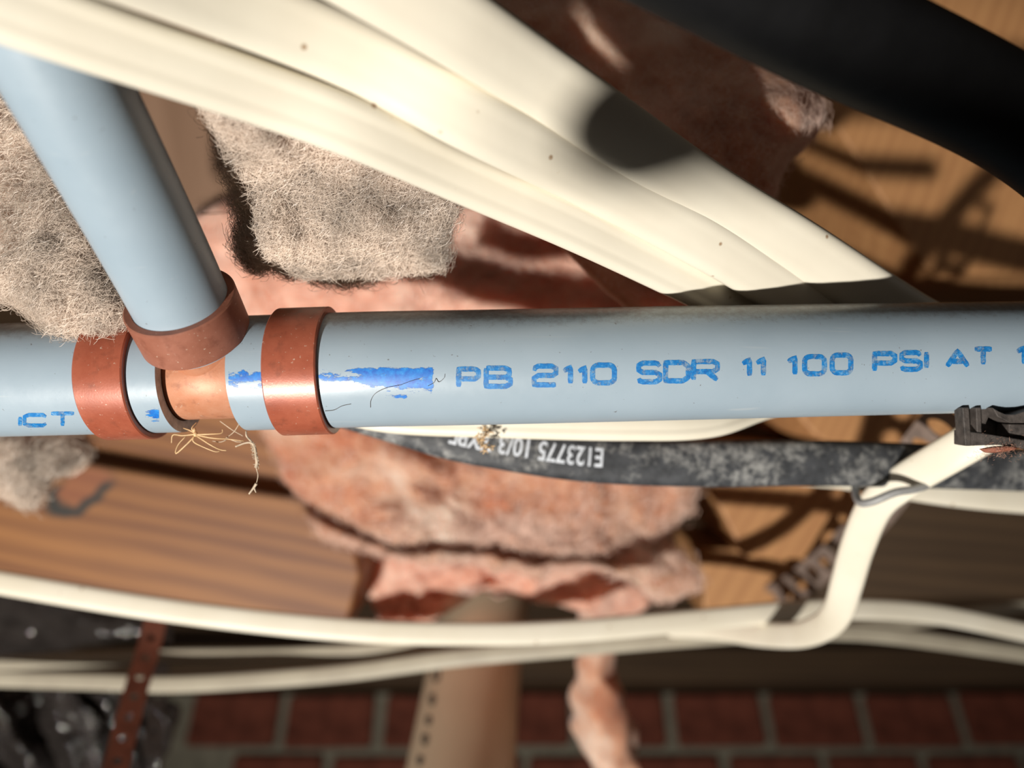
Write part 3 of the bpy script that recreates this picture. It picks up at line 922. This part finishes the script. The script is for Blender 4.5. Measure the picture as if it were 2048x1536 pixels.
wt = sweep('wire_tie', [at(1712, 962, 196), at(1711, 985, 193), at(1720, 1005, 189), (at(1745, 1003, 186)), at(1790, 985, 184), at(1830, 978, 184), at(1862, 966, 186), at(1874, 950, 192)],
           circle(.95, 12), 'wire', None, 60)
tag(wt, 'thin grey wire wrapped round the bent white cable', 'wire')

# ------------------------------------------------------------------ black pipe clamp at the right edge
cl = thing('pipe_clamp', at(1990, 860, 150), 'black plastic pipe clamp under the pipe at the right edge', 'clamp')


def block(name, poly, d, thick, mat, parent, bevel=.25):
    o = prism(name, poly, d, thick, mat, parent, (1, 0), False, bevel); return o


block('side_plate', [(1925, 815), (1938, 815), (1943, 892), (1931, 892)], 148, 3, 'clamp', cl, .15)
block('rib', [(1952, 815), (1962, 815), (1964, 875), (1954, 875)], 148.5, 3, 'clamp', cl, .15)
block('base_bar', [(1931, 862), (1962, 866), (2000, 872), (2060, 882), (2120, 900), (2120, 915), (2060, 898), (2000, 890), (1931, 892)], 148.2, 4, 'clamp', cl, .2)
block('gusset', [(1962, 815), (1985, 815), (1962, 872)], 151, 3, 'clamp', cl, .1)
block('middle_bar', [(2018, 848), (2120, 848), (2120, 870), (2018, 872)], 149.5, 4, 'clamp', cl, .2)
block('saddle', [(1985, 815), (1998, 823), (2012, 829), (2030, 829), (2048, 823), (2075, 812), (2120, 812), (2120, 842), (2060, 846), (2020, 846), (1995, 833)], 148.6, 4, 'clamp', cl, .15)
block('back_plate', [(1940, 812), (2120, 812), (2120, 892), (1945, 885)], 154, 2, 'clamp', cl, .1)

fz = tag(tuft('fibre_scrap', [(1958, 898), (1990, 892), (2028, 892), (2032, 898), (2010, 903), (1975, 906)], 149, 1.2, 2, 'ring_dull', seed=9, amp=.6, freq=200, ragged=2, na=60, nr=12, fine=.2),
         'reddish scrap of fluff stuck beneath the black clamp', 'debris')
fibres(fz, 260, .3, .8, .045, 'pinkb', .8)

# ------------------------------------------------------------------ perforated straps
st = strap('hanger_strap', [at(1935, 790, 205), at(1880, 858, 222), at(1820, 930, 245), at(1740, 1040, 290), at(1660, 1120, 330), at(1560, 1190, 370), at(1470, 1225, 400)], 12.5, 13, 4.0, .9, 'strap_grey')
tag(st, 'dusty dark perforated strap behind the bent white cable', 'strap')
st = strap('hanger_strap', [at(319, 1218, 326), at(312, 1240, 322), at(296, 1300, 314), at(272, 1380, 300), at(248, 1470, 285), at(222, 1580, 268)], 8.8, 8.6, 1.5, .8, 'strap')
tag(st, 'reddish brown perforated strap hanging in front of the crinkled plastic', 'strap')
st = strap('hanger_strap', [at(334, 1190, 362), at(328, 1260, 360), at(322, 1330, 360), at(314, 1420, 362), at(300, 1540, 366)], 7.5, 8.6, 1.6, .8, 'strap_dark')
tag(st, 'dark perforated strap just behind the reddish brown one', 'strap')

# ------------------------------------------------------------------ crinkled plastic at the lower left
f = tuft('plastic_wrap', [(-260, 1378), (100, 1372), (240, 1392), (350, 1405), (345, 1480), (310, 1560), (240, 1760), (-260, 1760)], 440, 20, 60, 'foil', seed=11, amp=15, freq=24, ridged=True, ragged=12, nr=90, na=260, fine=2.4, fold=(.7, 1))
tag(f, 'crinkled shiny dark plastic wrap in the lower left corner', 'plastic wrap')
f = tuft('plastic_wrap', [(-260, 1150), (60, 1170), (230, 1215), (298, 1245), (290, 1272), (200, 1288), (60, 1308), (-260, 1330)], 450, 14, 50, 'foil', seed=12, amp=9, freq=18, ridged=True, ragged=10, fine=.5, fold=(1, .2))
tag(f, 'dull grey plastic wrap between the sagging white cable and the greyish one', 'plastic wrap')

# ------------------------------------------------------------------ dried spider, cobweb, strands
V, Fc = [], []
DS = 148.5
ax = lambda a, b, c: (RGT * a * .001, UPV * b * .001, FWD * c * .001)
ellipsoid(V, Fc, at(391, 868, DS), ax(.42, .55, .45))
ellipsoid(V, Fc, at(389, 860, DS), ax(.30, .50, .35))
for leg in ([(392, 869), (420, 868), (443, 866), (445, 858)], [(391, 868), (365, 871), (346, 870), (343, 886)],
            [(390, 872), (372, 890), (352, 907), (356, 890), (372, 872)], [(388, 872), (387, 883), (405, 893), (430, 903), (440, 902)],
            [(394, 872), (420, 889), (440, 899), (453, 901)], [(394, 870), (425, 876), (455, 878), (488, 882)],
            [(389, 865), (378, 860), (366, 856)], [(388, 864), (384, 856), (393, 845)]):
    tube_into(V, Fc, [at(x, y, DS + .25 * i - (.6 if i == 1 else 0)) for i, (x, y) in enumerate(leg)], .18, .09)
sp_o = mesh_obj('spider', V, Fc, 'chitin')
tag(sp_o, 'small dried pale spider with long thin legs below the copper tee', 'spider')

V, Fc = [], []
tube_into(V, Fc, [at(471, 893, 149), at(490, 886, 149), (at(503, 886, 149)), at(510, 897, 149), at(512, 912, 149), at(514, 925, 149), at(512, 935, 149)], .16, .34, 40)
tube_into(V, Fc, [at(512, 935, 149), at(516, 950, 149), at(513, 967, 149)], .1, .08, 16)
tube_into(V, Fc, [at(513, 967, 149), at(507, 976, 149), at(498, 988, 149)], .3, .16, 12)
tube_into(V, Fc, [at(508, 974, 149), at(510, 980, 149), at(512, 985, 149)], .2, .1, 8)
tube_into(V, Fc, [at(492, 862, 148), at(493, 872, 148), at(500, 880, 149), at(506, 888, 149)], .14, .2, 16)
for k in range(46):
    q = random.uniform(0, 1); y = 886 + q * 52; x = 503 + 10 * math.sin(q * 1.7) + random.uniform(-3, 3)
    a = random.uniform(0, 6.28); L = random.uniform(3, 7)
    tube_into(V, Fc, [at(x, y, 149), at(x + L * .5 * math.cos(a) + 1, y + L * .5 * math.sin(a), 148.8), at(x + L * math.cos(a), y + L * math.sin(a), 149)], .07, .05, 4, 4)
for (x0, y0, x1, y1) in ((440, 842, 486, 872), (480, 845, 452, 876), (455, 876, 485, 884), (452, 880, 425, 882)):
    tube_into(V, Fc, [at(x0, y0, 149.5), at((x0 + x1) / 2 + 2, (y0 + y1) / 2 + 3, 149.5), at(x1, y1, 149.5)], .10, .07, 10)
tag(mesh_obj('cobweb', V, Fc, 'web'), 'dusty cobweb strand dangling right of the spider', 'cobweb')

V, Fc = [], []
for k in range(60):
    q = random.random(); x = 965 + 6 * math.sin(q * 9) + random.gauss(0, 5); y = 855 + q * 46
    a = random.uniform(0, 6.28); L = random.uniform(4, 12)
    d_ = 164 + random.uniform(-1, 3)
    tube_into(V, Fc, [at(x, y, d_), at(x + L * .5 * math.cos(a) + 2, y + L * .5 * math.sin(a), d_ - .4), at(x + L * math.cos(a), y + L * math.sin(a), d_)], .16, .08, 5, 5)
tag(mesh_obj('fibre_scrap', V, Fc, 'chitin'), 'tan scrap of fibre caught on the white and black cables', 'debris')

V, Fc = [], []
tube_into(V, Fc, [at(402, 428, 196), at(420, 427, 196), at(440, 426, 196), at(462, 422, 197)], .16, .09, 14)
tag(mesh_obj('hair_strand', V, Fc, 'hair'), 'dark hair lying beside the dusty insulation clump', 'hair')
for hx, lab in (([(741, 815), (742, 800), (752, 786), (775, 775), (800, 770), (822, 762), (840, 757)], 'fine dark hair curled over the blue ink smear'),
                ([(856, 772), (868, 765), (872, 757), (878, 764), (888, 756), (890, 748)], 'tiny curled fibre at the end of the blue smear'),
                ([(650, 822), (668, 820), (684, 812), (702, 808)], 'faint hair on the pipe beside the right crimp ring')):
    V, Fc = [], []
    tube_into(V, Fc, [on_axis(RC, x, y, PR + .09) for x, y in hx], .05, .035, 40, 5)
    tag(mesh_obj('hair_strand', V, Fc, 'hair'), lab, 'hair')
